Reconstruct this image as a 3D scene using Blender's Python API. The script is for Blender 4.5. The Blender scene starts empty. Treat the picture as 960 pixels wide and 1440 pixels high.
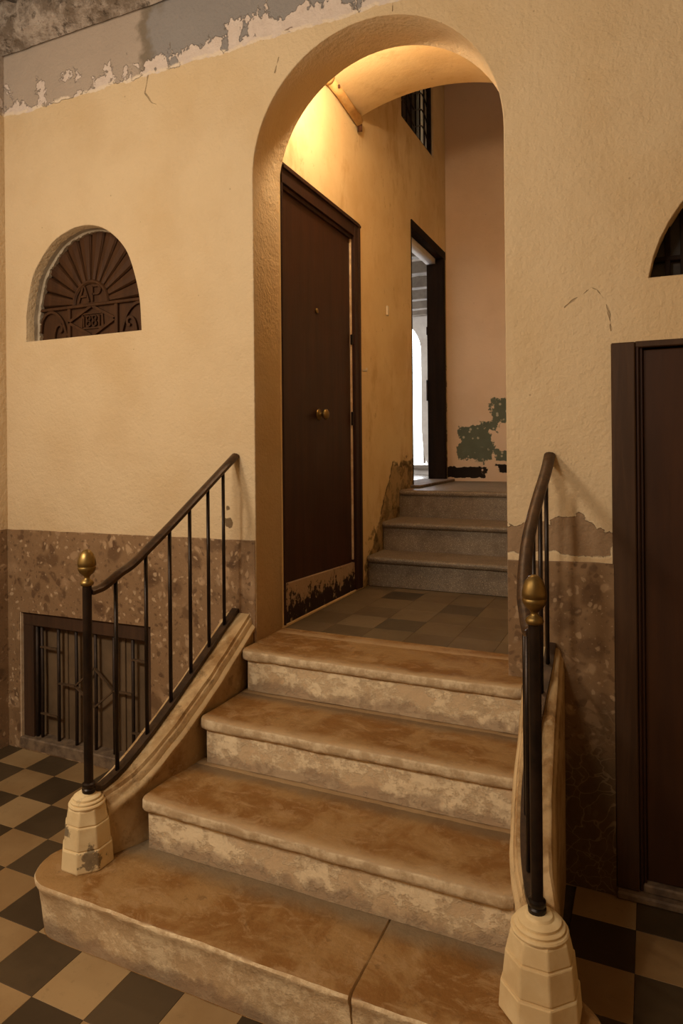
import bpy, bmesh, math, random
from mathutils import Vector, Matrix, noise as mnoise
random.seed(7)
SC = bpy.context.scene
COL = SC.collection

# ------------------------------------------------------------------ camera
R = ((0.9101360880, 0.4142137113, -0.0089051998),
     (0.0081052651, 0.0036888021, 0.9999603479),
     (-0.4142301364, 0.9101721783, 0.0))
cam = bpy.data.cameras.new('camera')
cam_o = bpy.data.objects.new('camera', cam)
COL.objects.link(cam_o)
m = Matrix(((R[0][0], R[1][0], -R[2][0], 0.50152), (R[0][1], R[1][1], -R[2][1], -2.58562), (R[0][2], R[1][2], -R[2][2], 1.6), (0, 0, 0, 1)))
cam_o.matrix_world = m
cam.sensor_fit = 'VERTICAL'
cam.sensor_height = 36.0
cam.lens = 951.5528 / 1440 * 36.0
cam.shift_y = -(720 - 626.6) / 1440
cam.clip_start = 0.02
SC.camera = cam_o

# ------------------------------------------------------------------ world, lamps, exposure
W = bpy.data.worlds.new('daylight')
SC.world = W
W.use_nodes = True
W.node_tree.nodes['Background'].inputs[0].default_value = (0.92, 0.95, 1.0, 1)
W.node_tree.nodes['Background'].inputs[1].default_value = 7.0
SC.view_settings.view_transform = 'Standard'
SC.view_settings.look = 'None'
SC.view_settings.gamma = 1.0
SC.view_settings.use_curve_mapping = False
SC.view_settings.exposure = 0.0


def lamp(name, kind, loc, power, color, size=0.1, target=None, size_y=None):
    l = bpy.data.lights.new(name, kind)
    l.energy = power
    l.color = color
    if kind == 'AREA':
        l.shape = 'RECTANGLE' if size_y else 'DISK'
        l.size = size
        if size_y:
            l.size_y = size_y
    else:
        l.shadow_soft_size = size
    o = bpy.data.objects.new(name, l)
    o.location = loc
    if target:
        o.rotation_euler = (Vector(target) - Vector(loc)).to_track_quat('-Z', 'Y').to_euler()
    COL.objects.link(o)
    return o


lamp('hall_lamp', 'POINT', (-1.85, -2.45, 2.45), 96, (1.0, 0.87, 0.70), 0.20)
lamp('hall_fill_light', 'AREA', (-1.3, -4.0, 3.7), 62, (1.0, 0.89, 0.73), 0.9, (-0.6, -0.5, 1.9))  # unseen fill added behind the camera to brighten the hall
lamp('corridor_bulb', 'POINT', (-0.78, 0.32, 3.45), 25, (1.0, 0.79, 0.53), 0.035)


lamp('stairwell_fill', 'AREA', (-0.5, 2.3, 5.1), 0.8, (1.0, 0.86, 0.70), 0.9, (-0.5, 2.4, 0.0))  # weak unseen fill added to lift the back of the corridor


# ------------------------------------------------------------------ material helper
def lin(c):
    return tuple((x / 255 / 12.92 if x / 255 <= 0.04045 else ((x / 255 + 0.055) / 1.055) ** 2.4) for x in c) + (1.0,)


class G:
    def __init__(s, name):
        s.m = bpy.data.materials.new(name)
        s.m.use_nodes = True
        s.t = s.m.node_tree
        s.b = s.t.nodes['Principled BSDF']
        s.pos = s.t.nodes.new('ShaderNodeNewGeometry').outputs['Position']
        sp = s.t.nodes.new('ShaderNodeSeparateXYZ')
        s.t.links.new(s.pos, sp.inputs[0])
        s.x, s.y, s.z = sp.outputs

    def put(s, sock, v):
        if v is None:
            return
        if hasattr(v, 'links'):
            s.t.links.new(v, sock)
        else:
            if sock.type == 'RGBA' and len(v) == 3:
                v = lin(v)
            sock.default_value = v

    def mt(s, op, a, b=None, c=None, clamp=False):
        n = s.t.nodes.new('ShaderNodeMath')
        n.operation = op
        n.use_clamp = clamp
        for i, v in enumerate((a, b, c)):
            s.put(n.inputs[i], v)
        return n.outputs[0]

    def add(s, a, b): return s.mt('ADD', a, b)
    def sub(s, a, b): return s.mt('SUBTRACT', a, b)
    def mul(s, a, b): return s.mt('MULTIPLY', a, b)
    def mx(s, a, b): return s.mt('MAXIMUM', a, b)
    def mn(s, a, b): return s.mt('MINIMUM', a, b)

    def vec(s, sx, sy, sz, off=(0, 0, 0), src=None):
        n = s.t.nodes.new('ShaderNodeMapping')
        s.put(n.inputs['Vector'], src or s.pos)
        n.inputs['Scale'].default_value = (sx, sy, sz)
        n.inputs['Location'].default_value = off
        return n.outputs[0]

    def noise(s, scale, detail=4, rough=0.55, vec=None, dist=0.0):
        n = s.t.nodes.new('ShaderNodeTexNoise')
        s.put(n.inputs['Vector'], vec or s.pos)
        n.inputs['Scale'].default_value = scale
        n.inputs['Detail'].default_value = detail
        n.inputs['Roughness'].default_value = rough
        n.inputs['Distortion'].default_value = dist
        return n.outputs[0]

    def vor(s, scale, feature='F1', out='Distance', vec=None, rnd=1.0):
        n = s.t.nodes.new('ShaderNodeTexVoronoi')
        n.feature = feature
        s.put(n.inputs['Vector'], vec or s.pos)
        n.inputs['Scale'].default_value = scale
        n.inputs['Randomness'].default_value = rnd
        return n.outputs[out]

    def warp(s, scale, amt, vec=None):
        n = s.t.nodes.new('ShaderNodeTexNoise')
        s.put(n.inputs['Vector'], vec or s.pos)
        n.inputs['Scale'].default_value = scale
        n.inputs['Detail'].default_value = 3
        v = s.t.nodes.new('ShaderNodeVectorMath')
        v.operation = 'MULTIPLY_ADD'
        s.t.links.new(n.outputs[1], v.inputs[0])
        v.inputs[1].default_value = (amt,) * 3
        s.put(v.inputs[2], vec or s.pos)
        return v.outputs[0]

    def sm(s, v, a, b):
        n = s.t.nodes.new('ShaderNodeMapRange')
        n.interpolation_type = 'SMOOTHSTEP'
        s.put(n.inputs[0], v)
        n.inputs[1].default_value = a
        n.inputs[2].default_value = b
        n.inputs[3].default_value = 0.0
        n.inputs[4].default_value = 1.0
        return n.outputs[0]

    def mix(s, f, a, b, mode='MIX'):
        n = s.t.nodes.new('ShaderNodeMix')
        n.data_type = 'RGBA'
        n.blend_type = mode
        s.put(n.inputs[0], f)
        s.put(n.inputs[6], a)
        s.put(n.inputs[7], b)
        return n.outputs[2]

    def dist(s, c):
        n = s.t.nodes.new('ShaderNodeVectorMath')
        n.operation = 'DISTANCE'
        s.put(n.inputs[0], s.pos)
        n.inputs[1].default_value = c
        return n.outputs['Value']

    def seg(s, a, b):
        """distance from the point to the segment a-b"""
        a, b = Vector(a), Vector(b)
        d = b - a
        def vm(op, p, q=None, k=None):
            n = s.t.nodes.new('ShaderNodeVectorMath')
            n.operation = op
            s.put(n.inputs[0], p)
            if q is not None:
                s.put(n.inputs[1], q)
            if k is not None:
                s.put(n.inputs['Scale'], k)
            return n
        pa = vm('SUBTRACT', s.pos, tuple(a)).outputs[0]
        t = s.mt('MULTIPLY', vm('DOT_PRODUCT', pa, tuple(d)).outputs['Value'], 1 / d.length_squared, clamp=True)
        q = vm('SCALE', tuple(d), None, t).outputs[0]
        return vm('DISTANCE', pa, q).outputs['Value']

    def bump(s, h, dist, strength=1.0):
        n = s.t.nodes.new('ShaderNodeBump')
        s.put(n.inputs['Height'], h)
        n.inputs['Distance'].default_value = dist
        n.inputs['Strength'].default_value = strength
        s.t.links.new(n.outputs[0], s.b.inputs['Normal'])

    def done(s, color, rough=0.8, metal=0.0, spec=0.5, coat=0.0):
        s.put(s.b.inputs['Base Color'], color)
        s.put(s.b.inputs['Roughness'], rough)
        s.put(s.b.inputs['Metallic'], metal)
        s.put(s.b.inputs['Specular IOR Level'], spec)
        s.put(s.b.inputs['Coat Weight'], coat)
        return s.m


M = {}


def plaster_common(g, base, dirt, amt=1.0):
    f = g.noise(2.3, 5, 0.6)
    c = g.mix(g.mul(g.sm(f, 0.38, 0.72), 0.45 * amt), base, dirt)
    spk = g.sm(g.noise(34, 3, 0.6), 0.66, 0.74)
    c = g.mix(g.mul(spk, 0.35 * amt), c, dirt)
    pit = g.sm(g.vor(9.0, out='Distance'), 0.045, 0.02)
    c = g.mix(g.mul(pit, 0.45 * amt), c, (120, 95, 65))
    return c


def stucco(g, a=1.0):
    return g.add(g.add(g.mul(g.noise(16, 4, 0.6), 0.5 * a), g.mul(g.noise(62, 3, 0.6), 0.32 * a)), g.mul(g.noise(3, 2), 0.5))


def mk_wall():
    g = G('cream_stucco')
    base, dirt = (213, 188, 150), (194, 164, 122)
    c = plaster_common(g, base, dirt)
    c = g.mix(g.mul(g.sm(g.noise(1.1, 4, 0.6), 0.45, 0.7), 0.35), c, (205, 172, 122))
    wob = g.noise(7, 5, 0.65)
    # bare plaster with paint flecks above the old cornice line
    zz = g.add(g.z, g.mul(g.sub(wob, 0.5), 0.07))
    bare = g.sm(zz, 3.388, 3.394)
    cool = g.sm(g.add(g.x, g.mul(g.sub(g.noise(4, 4, 0.6), 0.5), 0.5)), -1.66, -1.60)
    gb = g.mix(g.mul(g.noise(3.5, 5, 0.65), 0.9), (162, 146, 130), (184, 166, 148))
    gc = g.mix(g.mul(g.noise(5, 5, 0.65), 0.8), (136, 129, 124), (152, 145, 138))
    bc = g.mix(cool, gb, gc)
    edge = g.mt('ABSOLUTE', g.sub(g.add(g.x, g.mul(g.sub(g.noise(4, 4, 0.6), 0.5), 0.5)), -1.66))
    bc = g.mix(g.mul(g.sm(edge, 0.085, 0.01), 0.75), bc, (104, 92, 74))
    h = g.sub(g.z, 3.39)
    right = g.sm(g.x, -1.9, -0.9)
    thr = g.add(g.add(0.455, g.mul(h, 1.0)), g.mul(right, -0.05))
    thr = g.sub(thr, g.mul(g.mul(right, g.sm(h, 0.20, 0.0)), 0.05))
    fl = g.sm(g.sub(g.noise(9, 6, 0.62, g.vec(1, 1, 0.8)), thr), 0.0, 0.025)
    bc = g.mix(fl, bc, g.mix(g.noise(20, 3), (224, 208, 194), (198, 178, 162)))
    br = g.sm(g.sub(g.noise(8, 5, 0.6, g.vec(0.6, 1, 2.2, (4, 2, 1))), g.add(0.60, g.mul(h, 1.2))), 0.0, 0.03)
    bc = g.mix(g.mul(br, g.sm(g.x, -1.7, -1.3)), bc, (122, 96, 82))
    rim = g.mul(g.sm(zz, 3.380, 3.388), g.sm(zz, 3.412, 3.40))
    bc = g.mix(g.mul(rim, g.sm(g.noise(10, 3), 0.42, 0.5)), bc, (224, 205, 180))
    c = g.mix(bare, c, bc)
    # peeled patch over the right wainscot
    w2 = g.add(g.mul(g.sub(g.noise(30, 4, 0.6), 0.5), 0.07), g.mul(g.sub(g.noise(12, 3), 0.5), 0.14))
    hump = g.mul(g.sm(g.mt('ABSOLUTE', g.sub(g.x, 0.235)), 0.09, 0.03), 0.035)
    top = g.sub(g.add(1.305, g.add(w2, hump)), g.z)
    bot = g.sub(g.z, g.add(1.196, g.mul(w2, 0.35)))
    lef = g.sub(0.378, g.add(g.x, g.mul(w2, 0.3)))
    pk = g.mn(g.mn(top, bot), g.mn(lef, g.add(g.x, 0.0)))
    pm = g.mul(g.sm(pk, 0.0, 0.004), g.sm(g.x, -0.02, 0.0))
    rimp = g.mul(g.sm(pk, -0.007, -0.002), g.sm(g.x, -0.02, 0.0))
    c = g.mix(g.mul(rimp, 0.4), c, (224, 204, 168))
    c = g.mix(pm, c, g.mix(g.noise(14, 4), (158, 130, 100), (138, 112, 84)))
    # chips by the left rail
    for cx, cz, r in ((-1.247, 1.319, 0.012), (-1.240, 1.254, 0.024), (-1.262, 1.265, 0.012)):
        dd = g.add(g.dist((cx, 0, cz)), g.mul(g.sub(g.noise(40, 3), 0.5), 0.03))
        c = g.mix(g.sm(dd, r, r - 0.004), c, (120, 98, 70))
    # hairline cracks
    pts = [(0.225, 0, 2.098), (0.255, 0, 2.122), (0.29, 0, 2.140), (0.315, 0, 2.160), (0.335, 0, 2.150), (0.36, 0, 2.112), (0.376, 0, 2.06), (0.381, 0, 2.0)]
    cr = None
    for a, b in zip(pts, pts[1:]):
        d = g.seg(a, b)
        cr = d if cr is None else g.mn(cr, d)
    for ln in ([(-1.68, 0, 3.39), (-1.70, 0, 3.31), (-1.66, 0, 3.255), (-1.63, 0, 3.24)], [(-0.43, 0, 3.36), (-0.43, 0, 3.44)], [(-0.96, 0, 3.30), (-0.98, 0, 3.24)]):
        for a, b in zip(ln, ln[1:]):
            cr = g.mn(cr, g.seg(a, b))
    cr = g.add(cr, g.mul(g.sub(g.noise(24, 3), 0.5), 0.022))
    crm = g.sm(g.mt('ABSOLUTE', cr), 0.0026, 0.0008)
    c = g.mix(g.mul(crm, 0.4), c, (122, 92, 58))
    # darker and browner towards the floor
    c = g.mix(g.mul(g.sm(g.add(g.z, g.mul(wob, 0.35)), 1.22, 0.85), 0.35), c, (168, 140, 104))
    hgt = g.sub(g.add(stucco(g), g.mul(g.mx(pm, bare), -0.5)), g.mul(crm, 0.5))
    hgt = g.add(hgt, g.mul(g.mul(fl, bare), 0.6))
    g.bump(hgt, 0.014, 0.95)
    return g.done(c, 0.85, spec=0.25)


def mk_corridor():
    g = G('ochre_washed_plaster')
    c = plaster_common(g, (222, 196, 148), (196, 158, 104), 1.1)
    st = g.sm(g.noise(5, 6, 0.65, g.vec(1, 1, 0.45)), 0.52, 0.72)
    c = g.mix(g.mul(st, 0.5), c, (176, 130, 74))
    fine = g.sm(g.noise(16, 5, 0.7, g.vec(1, 1, 0.6)), 0.62, 0.72)
    c = g.mix(g.mul(fine, 0.4), c, (150, 108, 62))
    # damp black mould along the line of the upper steps
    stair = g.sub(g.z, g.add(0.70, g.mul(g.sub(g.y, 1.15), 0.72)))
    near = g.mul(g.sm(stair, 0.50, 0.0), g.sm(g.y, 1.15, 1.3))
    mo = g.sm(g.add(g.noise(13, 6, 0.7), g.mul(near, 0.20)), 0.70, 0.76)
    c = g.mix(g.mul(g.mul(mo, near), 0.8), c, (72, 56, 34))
    far = g.mul(g.mul(g.sm(g.z, 2.4, 1.3), g.sm(g.y, 1.1, 1.3)), 0.6)
    mo2 = g.sm(g.noise(22, 5, 0.7, g.vec(1, 1, 0.6)), 0.66, 0.72)
    c = g.mix(g.mul(mo2, far), c, (96, 70, 38))
    wv = g.mul(g.sub(g.noise(9, 5, 0.65), 0.5), 0.10)
    dl = g.mn(g.sub(g.add(0.76, g.mul(g.sub(g.y, 1.25), 1.35)), g.z), g.mul(g.sub(1.47, g.z), 0.8))
    dl = g.add(dl, wv)
    dado = g.mul(g.sm(dl, 0.0, 0.012), g.sm(g.y, 1.235, 1.25))
    c = g.mix(g.mul(dado, 0.75), c, g.mix(g.sm(g.noise(14, 6, 0.7), 0.46, 0.58), (150, 120, 78), (84, 66, 40)))
    c = g.mix(g.mul(g.mul(g.sm(g.mt('ABSOLUTE', dl), 0.022, 0.008), g.sm(g.noise(11, 4), 0.42, 0.55)), g.mul(g.sm(g.y, 1.23, 1.25), 0.8)), c, (58, 42, 22))
    g.bump(stucco(g, 0.6), 0.010, 0.5)
    return g.done(c, 0.85, spec=0.25)


def mk_back():
    g = G('pinkish_landing_plaster')
    c = plaster_common(g, (222, 194, 164), (198, 166, 134), 0.8)
    w = g.add(g.mul(g.sub(g.noise(9, 5, 0.65), 0.5), 0.22), g.mul(g.sub(g.noise(30, 3, 0.6), 0.5), 0.06))
    d1 = g.sub(g.mx(g.mul(g.mt('ABSOLUTE', g.sub(g.x, -0.86)), 1.0), g.mt('ABSOLUTE', g.sub(g.z, 1.62))), 0.145)
    d2 = g.sub(g.mx(g.mt('ABSOLUTE', g.sub(g.x, -0.62)), g.mt('ABSOLUTE', g.sub(g.z, 1.89))), 0.09)
    d3 = g.sub(g.mx(g.mt('ABSOLUTE', g.sub(g.x, -0.60)), g.mul(g.mt('ABSOLUTE', g.sub(g.z, 1.505)), 2.0)), 0.09)
    d4 = g.sub(g.mx(g.mt('ABSOLUTE', g.sub(g.x, -0.74)), g.mul(g.mt('ABSOLUTE', g.sub(g.z, 1.75)), 1.5)), 0.06)
    d = g.add(g.mn(g.mn(d1, d2), g.mn(d3, d4)), w)
    pm = g.sm(d, 0.012, 0.0)
    spots = g.mul(g.sm(g.vor(20), 0.26, 0.18), g.sm(g.noise(9, 3), 0.42, 0.5))
    c = g.mix(pm, c, g.mix(spots, g.mix(g.noise(12, 4), (108, 112, 94), (86, 90, 74)), (176, 166, 142)))
    # chipped dark skirting paint
    k1 = g.sub(g.mx(g.mul(g.mt('ABSOLUTE', g.sub(g.x, -0.97)), 0.22), g.mt('ABSOLUTE', g.sub(g.z, 1.36))), 0.045)
    k2 = g.sub(g.mx(g.mul(g.mt('ABSOLUTE', g.sub(g.x, -0.50)), 0.22), g.mt('ABSOLUTE', g.sub(g.z, 1.395))), 0.03)
    sk = g.sm(g.add(g.mn(k1, k2), g.mul(g.sub(g.noise(16, 4, 0.6), 0.5), 0.05)), 0.004, 0.0)
    c = g.mix(sk, c, (34, 24, 16))
    g.bump(g.sub(stucco(g, 0.7), g.mul(pm, 0.6)), 0.010, 0.5)
    return g.done(c, 0.85, spec=0.25)


def mk_breccia(name, dark=0.0):
    g = G(name)
    p = g.warp(9, 0.09, g.warp(3, 0.12))
    def chan(sock):
        n = g.t.nodes.new('ShaderNodeSeparateColor')
        g.t.links.new(sock, n.inputs[0])
        return n.outputs
    c = g.mix(g.noise(4, 7, 0.75), (158, 126, 92), (112, 84, 57))
    for sc, am, lc, dc in ((8, 0.65, (174, 142, 108), (92, 66, 44)), (17, 0.65, (190, 158, 122), (84, 59, 40)), (40, 0.62, (204, 174, 138), (88, 62, 42))):
        d = g.vor(sc, vec=p)
        ch = chan(g.vor(sc, out='Color', vec=p))
        inn = g.sm(g.add(d, g.mul(g.sub(g.noise(sc * 2.2, 3), 0.5), 0.35)), 0.46, 0.26)
        c = g.mix(g.mul(g.mul(inn, g.sm(ch[1], 0.62, 0.80)), am), c, dc)
        c = g.mix(g.mul(g.mul(inn, g.sm(ch[0], 0.70, 0.88)), am), c, lc)
    c = g.mix(g.mul(g.sm(g.noise(95, 3, 0.6), 0.62, 0.72), 0.55), c, (204, 178, 146))
    c = g.mix(g.mul(g.sm(g.noise(60, 3, 0.6, g.vec(1, 1, 1, (5, 3, 2))), 0.60, 0.70), 0.5), c, (74, 54, 38))
    if dark:
        # veined lower zone of the right panel, stringer's shade painted into its colour
        low = g.sm(g.add(g.z, g.mul(g.sub(g.noise(5, 4), 0.5), 0.5)), 0.72, 0.38)
        vein = g.sm(g.mul(g.vor(17, 'DISTANCE_TO_EDGE', vec=g.warp(9, 0.13, g.warp(4, 0.2))), g.add(0.6, g.noise(5, 3))), 0.05, 0.01)
        dk = g.mix(g.mul(vein, 0.6), g.mix(g.noise(7, 5), (52, 42, 28), (82, 64, 42)), (150, 128, 98))
        c = g.mix(g.mul(low, 0.85), c, dk)
        c = g.mix(0.25, c, (92, 72, 48))
    g.bump(g.noise(40, 4), 0.004, 0.4)
    return g.done(c, 0.45, spec=0.4)


def mk_tread():
    g = G('worn_ochre_stone_tread')
    f = g.noise(4.2, 7, 0.68, dist=0.6)
    c = g.mix(g.sm(f, 0.40, 0.60), (150, 115, 70), (126, 85, 37))
    f2 = g.noise(13, 8, 0.78, g.vec(0.8, 1.3, 1), dist=0.8)
    c = g.mix(g.mul(g.sm(f2, 0.50, 0.62), 0.6), c, (162, 130, 90))
    f3 = g.noise(30, 6, 0.75, dist=0.5)
    c = g.mix(g.mul(g.sm(f3, 0.60, 0.72), 0.45), c, (96, 66, 32))
    # scuffed pale nosing and dusty back edge of every tread
    ph = g.mt('FRACT', g.mul(g.sub(g.y, -1.0238), 1 / 0.2985))
    wob = g.mul(g.sub(g.noise(7, 5, 0.65), 0.5), 0.35)
    back = g.mul(g.sm(g.add(ph, wob), 0.74, 0.98), g.sm(g.y, -0.02, -0.06))
    c = g.mix(g.mul(back, 0.75), c, (122, 102, 76))
    fr = g.sm(g.add(ph, g.mul(wob, 0.8)), 0.20, 0.02)
    c = g.mix(g.mul(fr, 0.7), c, (176, 148, 110))
    nn = g.t.nodes.new('ShaderNodeSeparateXYZ')
    geo = g.t.nodes.new('ShaderNodeNewGeometry')
    g.t.links.new(geo.outputs['Normal'], nn.inputs[0])
    side = g.sm(nn.outputs[2], 0.75, 0.35)
    pale = g.mix(g.sm(g.noise(17, 6, 0.7), 0.42, 0.62), (182, 156, 120), (214, 192, 156))
    c = g.mix(side, c, pale)
    g.bump(g.add(g.noise(20, 6, 0.65), g.mul(g.noise(6, 3), 0.6)), 0.010, 0.55)
    return g.done(c, g.add(0.50, g.mul(f2, 0.25)), spec=0.35)


def mk_riser():
    g = G('limewashed_riser')
    f = g.noise(9, 8, 0.76, g.vec(1, 1, 1.3))
    c = g.mix(g.sm(f, 0.44, 0.56), (206, 178, 140), (232, 210, 172))
    f2 = g.noise(15, 5, 0.7)
    c = g.mix(g.mul(g.sm(f2, 0.52, 0.66), 0.35), c, (172, 144, 108))
    # grime band at the foot of every riser
    ph = g.mt('FRACT', g.mul(g.sub(g.z, 0.003), 1 / 0.18))
    gr = g.sm(g.add(ph, g.mul(g.sub(g.noise(9, 5, 0.65), 0.5), 0.9)), 0.34, 0.16)
    c = g.mix(g.mul(gr, 0.75), c, (160, 134, 106))
    g.bump(g.add(g.noise(24, 6, 0.7), g.mul(g.sm(f, 0.45, 0.55), 0.4)), 0.009, 0.6)
    return g.done(c, 0.8, spec=0.25)


def mk_block():
    """bottom step: ochre on top, limewash on the face"""
    g = G('ochre_topped_bottom_step')
    f = g.noise(4.2, 7, 0.68, dist=0.6)
    c = g.mix(g.sm(f, 0.40, 0.60), (150, 115, 70), (126, 85, 37))
    f2 = g.noise(13, 8, 0.78, g.vec(0.8, 1.3, 1), dist=0.8)
    c = g.mix(g.mul(g.sm(f2, 0.50, 0.62), 0.6), c, (162, 130, 90))
    c = g.mix(g.mul(g.sm(g.noise(24, 4, 0.7), 0.60, 0.72), 0.45), c, (96, 66, 32))
    back = g.sm(g.add(g.y, g.mul(g.sub(g.noise(7, 5, 0.65), 0.5), 0.12)), -0.80, -0.71)
    c = g.mix(g.mul(back, 0.8), c, (128, 112, 88))
    nn = g.t.nodes.new('ShaderNodeSeparateXYZ')
    geo = g.t.nodes.new('ShaderNodeNewGeometry')
    g.t.links.new(geo.outputs['Normal'], nn.inputs[0])
    side = g.sm(nn.outputs[2], 0.85, 0.5)
    r = g.mix(g.sm(g.noise(10, 8, 0.77), 0.44, 0.60), (198, 168, 128), (232, 208, 168))
    zz = g.add(g.z, g.mul(g.sub(g.noise(8, 5, 0.65), 0.5), 0.14))
    r = g.mix(g.mul(g.sm(zz, 0.065, 0.03), 0.8), r, (150, 124, 98))
    c = g.mix(side, c, r)
    g.bump(g.add(g.noise(20, 6, 0.68), g.mul(g.noise(6, 3), 0.6)), 0.011, 0.6)
    return g.done(c, 0.62, spec=0.3)


def mk_string():
    g = G('painted_stringer_stone')
    f = g.noise(5, 6, 0.68)
    c = g.mix(g.sm(f, 0.40, 0.64), (196, 166, 122), (148, 112, 68))
    c = g.mix(g.mul(g.sm(g.noise(14, 5, 0.7), 0.56, 0.68), 0.6), c, (100, 74, 42))
    c = g.mix(g.mul(g.sm(g.noise(9, 5, 0.7, g.vec(1, 1, 1, (3, 1, 7))), 0.58, 0.66), 0.45), c, (222, 200, 160))
    # paint survives on the mouldings, the faces below are worn brown
    lev = g.sub(g.z, g.add(0.86, g.mul(g.y, 0.592)))
    c = g.mix(g.mul(g.sm(g.add(lev, g.mul(g.sub(g.noise(11, 4, 0.6), 0.5), 0.05)), -0.055, -0.085), 0.35), c, g.mix(g.noise(6, 5, 0.65), (112, 82, 46), (150, 120, 80)))
    c = g.mix(g.mul(g.sm(g.mt('ABSOLUTE', g.add(lev, 0.045)), 0.02, 0.008), 0.5), c, (214, 188, 144))
    g.bump(g.noise(18, 6, 0.68), 0.008, 0.5)
    return g.done(c, 0.7, spec=0.3)


def mk_pedestal():
    g = G('cream_painted_pedestal')
    c = g.mix(g.sm(g.noise(6, 5, 0.6), 0.4, 0.7), (222, 198, 152), (206, 176, 128))
    chip = g.mul(g.sm(g.noise(26, 5, 0.7), 0.62, 0.66), g.sm(g.x, -0.4, -0.8))
    low = g.sm(g.mt('ABSOLUTE', g.sub(g.z, 0.235)), 0.06, 0.02)
    c = g.mix(g.mul(chip, g.add(0.25, g.mul(low, 0.6))), c, (122, 110, 90))
    # flaked paint bared on the lowest tier of the left pedestal
    dd = g.add(g.dist((-1.175, -0.905, 0.238)), g.mul(g.sub(g.noise(34, 4, 0.7), 0.5), 0.09))
    c = g.mix(g.sm(dd, 0.046, 0.038), c, g.mix(g.noise(60, 2), (106, 90, 66), (150, 130, 98)))
    dd = g.add(g.dist((-1.292, -0.925, 0.32)), g.mul(g.sub(g.noise(34, 4, 0.7), 0.5), 0.07))
    c = g.mix(g.sm(dd, 0.030, 0.024), c, (124, 108, 84))
    g.bump(g.noise(22, 5, 0.6), 0.005, 0.4)
    return g.done(c, 0.7, spec=0.3)


def mk_tile(name, a, b, rough):
    g = G(name)
    oi = g.t.nodes.new('ShaderNodeObjectInfo')
    f = g.add(g.mul(g.noise(5, 5, 0.6), 0.7), g.mul(oi.outputs['Random'], 0.3))
    c = g.mix(g.sm(f, 0.28, 0.72), a, b)
    c = g.mix(g.mul(g.sm(g.noise(28, 4, 0.7), 0.58, 0.70), 0.35), c, tuple(int(x * 0.72) for x in a))
    g.bump(g.noise(30, 4), 0.002, 0.3)
    return g.done(c, g.add(rough, g.mul(g.noise(9, 4), 0.2)), spec=0.35)


def mk_terrazzo():
    g = G('grey_terrazzo')
    s = g.sm(g.vor(210, out='Distance'), 0.42, 0.30)
    sid = g.t.nodes.new('ShaderNodeSeparateColor')
    g.t.links.new(g.vor(210, out='Color'), sid.inputs[0])
    c = g.mix(g.noise(6, 5, 0.65), (106, 90, 72), (134, 116, 94))
    c = g.mix(g.mul(s, g.sm(sid.outputs[0], 0.55, 0.6)), c, (174, 158, 134))
    c = g.mix(g.mul(s, g.sm(sid.outputs[1], 0.62, 0.66)), c, (66, 56, 46))
    c = g.mix(g.mul(g.sm(g.noise(8, 5, 0.7), 0.48, 0.66), 0.5), c, (96, 78, 58))
    g.bump(g.noise(60, 3), 0.002, 0.3)
    return g.done(c, 0.55, spec=0.4)


def mk_wood(name, a, b, rough=0.45, scale=1.0, axis='z', spec=0.4):
    g = G(name)
    sc = {'z': (9, 9, 0.7), 'x': (0.7, 9, 9), 'y': (9, 0.7, 9)}[axis]
    f = g.noise(3 * scale, 6, 0.65, g.vec(*sc), dist=0.4)
    c = g.mix(g.sm(f, 0.3, 0.7), a, b)
    c = g.mix(g.mul(g.sm(g.noise(2.2, 4, 0.6), 0.45, 0.75), 0.35), c, tuple(int(x * 0.72) for x in a))
    g.bump(f, 0.003, 0.35)
    return g.done(c, g.add(rough, g.mul(g.noise(4, 4), 0.15)), spec=spec)


def mk_simple(name, a, b, scale, rough, metal=0.0, bumpd=0.002, spec=0.5):
    g = G(name)
    f = g.noise(scale, 5, 0.65)
    c = g.mix(g.sm(f, 0.35, 0.68), a, b)
    g.bump(g.noise(scale * 2.2, 4, 0.6), bumpd, 0.4)
    return g.done(c, g.add(rough, g.mul(g.sub(f, 0.5), 0.25)), metal, spec)


def mk_peel():
    g = G('peeling_sill_paint')
    f = g.noise(15, 7, 0.74, g.vec(1, 1.15, 0.85))
    c = g.mix(g.sm(g.add(f, g.mul(g.sm(g.z, 0.76, 0.92), 0.20)), 0.58, 0.62), (42, 24, 16), (176, 148, 118))
    g.bump(g.sm(f, 0.45, 0.6), 0.006, 0.6)
    return g.done(c, 0.7, spec=0.3)


def mk_rubble():
    g = G('crumbling_rubble')
    f = g.noise(7, 7, 0.72)
    c = g.mix(g.sm(f, 0.38, 0.62), (124, 108, 92), (186, 170, 154))
    c = g.mix(g.mul(g.sm(g.noise(18, 5, 0.7), 0.54, 0.64), 0.7), c, (72, 60, 48))
    g.bump(g.add(f, g.mul(g.noise(28, 5, 0.7), 0.5)), 0.03, 0.9)
    return g.done(c, 0.9, spec=0.2)


M['wall'] = mk_wall()
M['corridor'] = mk_corridor()
M['back'] = mk_back()
M['breccia'] = mk_breccia('brown_breccia_marble')
M['breccia_shaded'] = mk_breccia('shaded_veined_breccia_marble', 1.0)
M['tread'] = mk_tread()
M['riser'] = mk_riser()
M['block'] = mk_block()
M['string'] = mk_string()
M['pedestal'] = mk_pedestal()
M['tile_light'] = mk_tile('ochre_cement_tile', (160, 132, 92), (138, 108, 70), 0.42)
M['tile_dark'] = mk_tile('charcoal_cement_tile', (80, 64, 43), (62, 48, 30), 0.42)
M['land_a'] = mk_tile('brown_landing_tile', (104, 86, 60), (86, 69, 46), 0.5)
M['land_b'] = mk_tile('dark_landing_tile', (80, 67, 48), (68, 55, 38), 0.5)
M['land_c'] = mk_tile('pale_landing_tile', (112, 93, 66), (94, 76, 52), 0.5)
M['terrazzo'] = mk_terrazzo()
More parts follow.
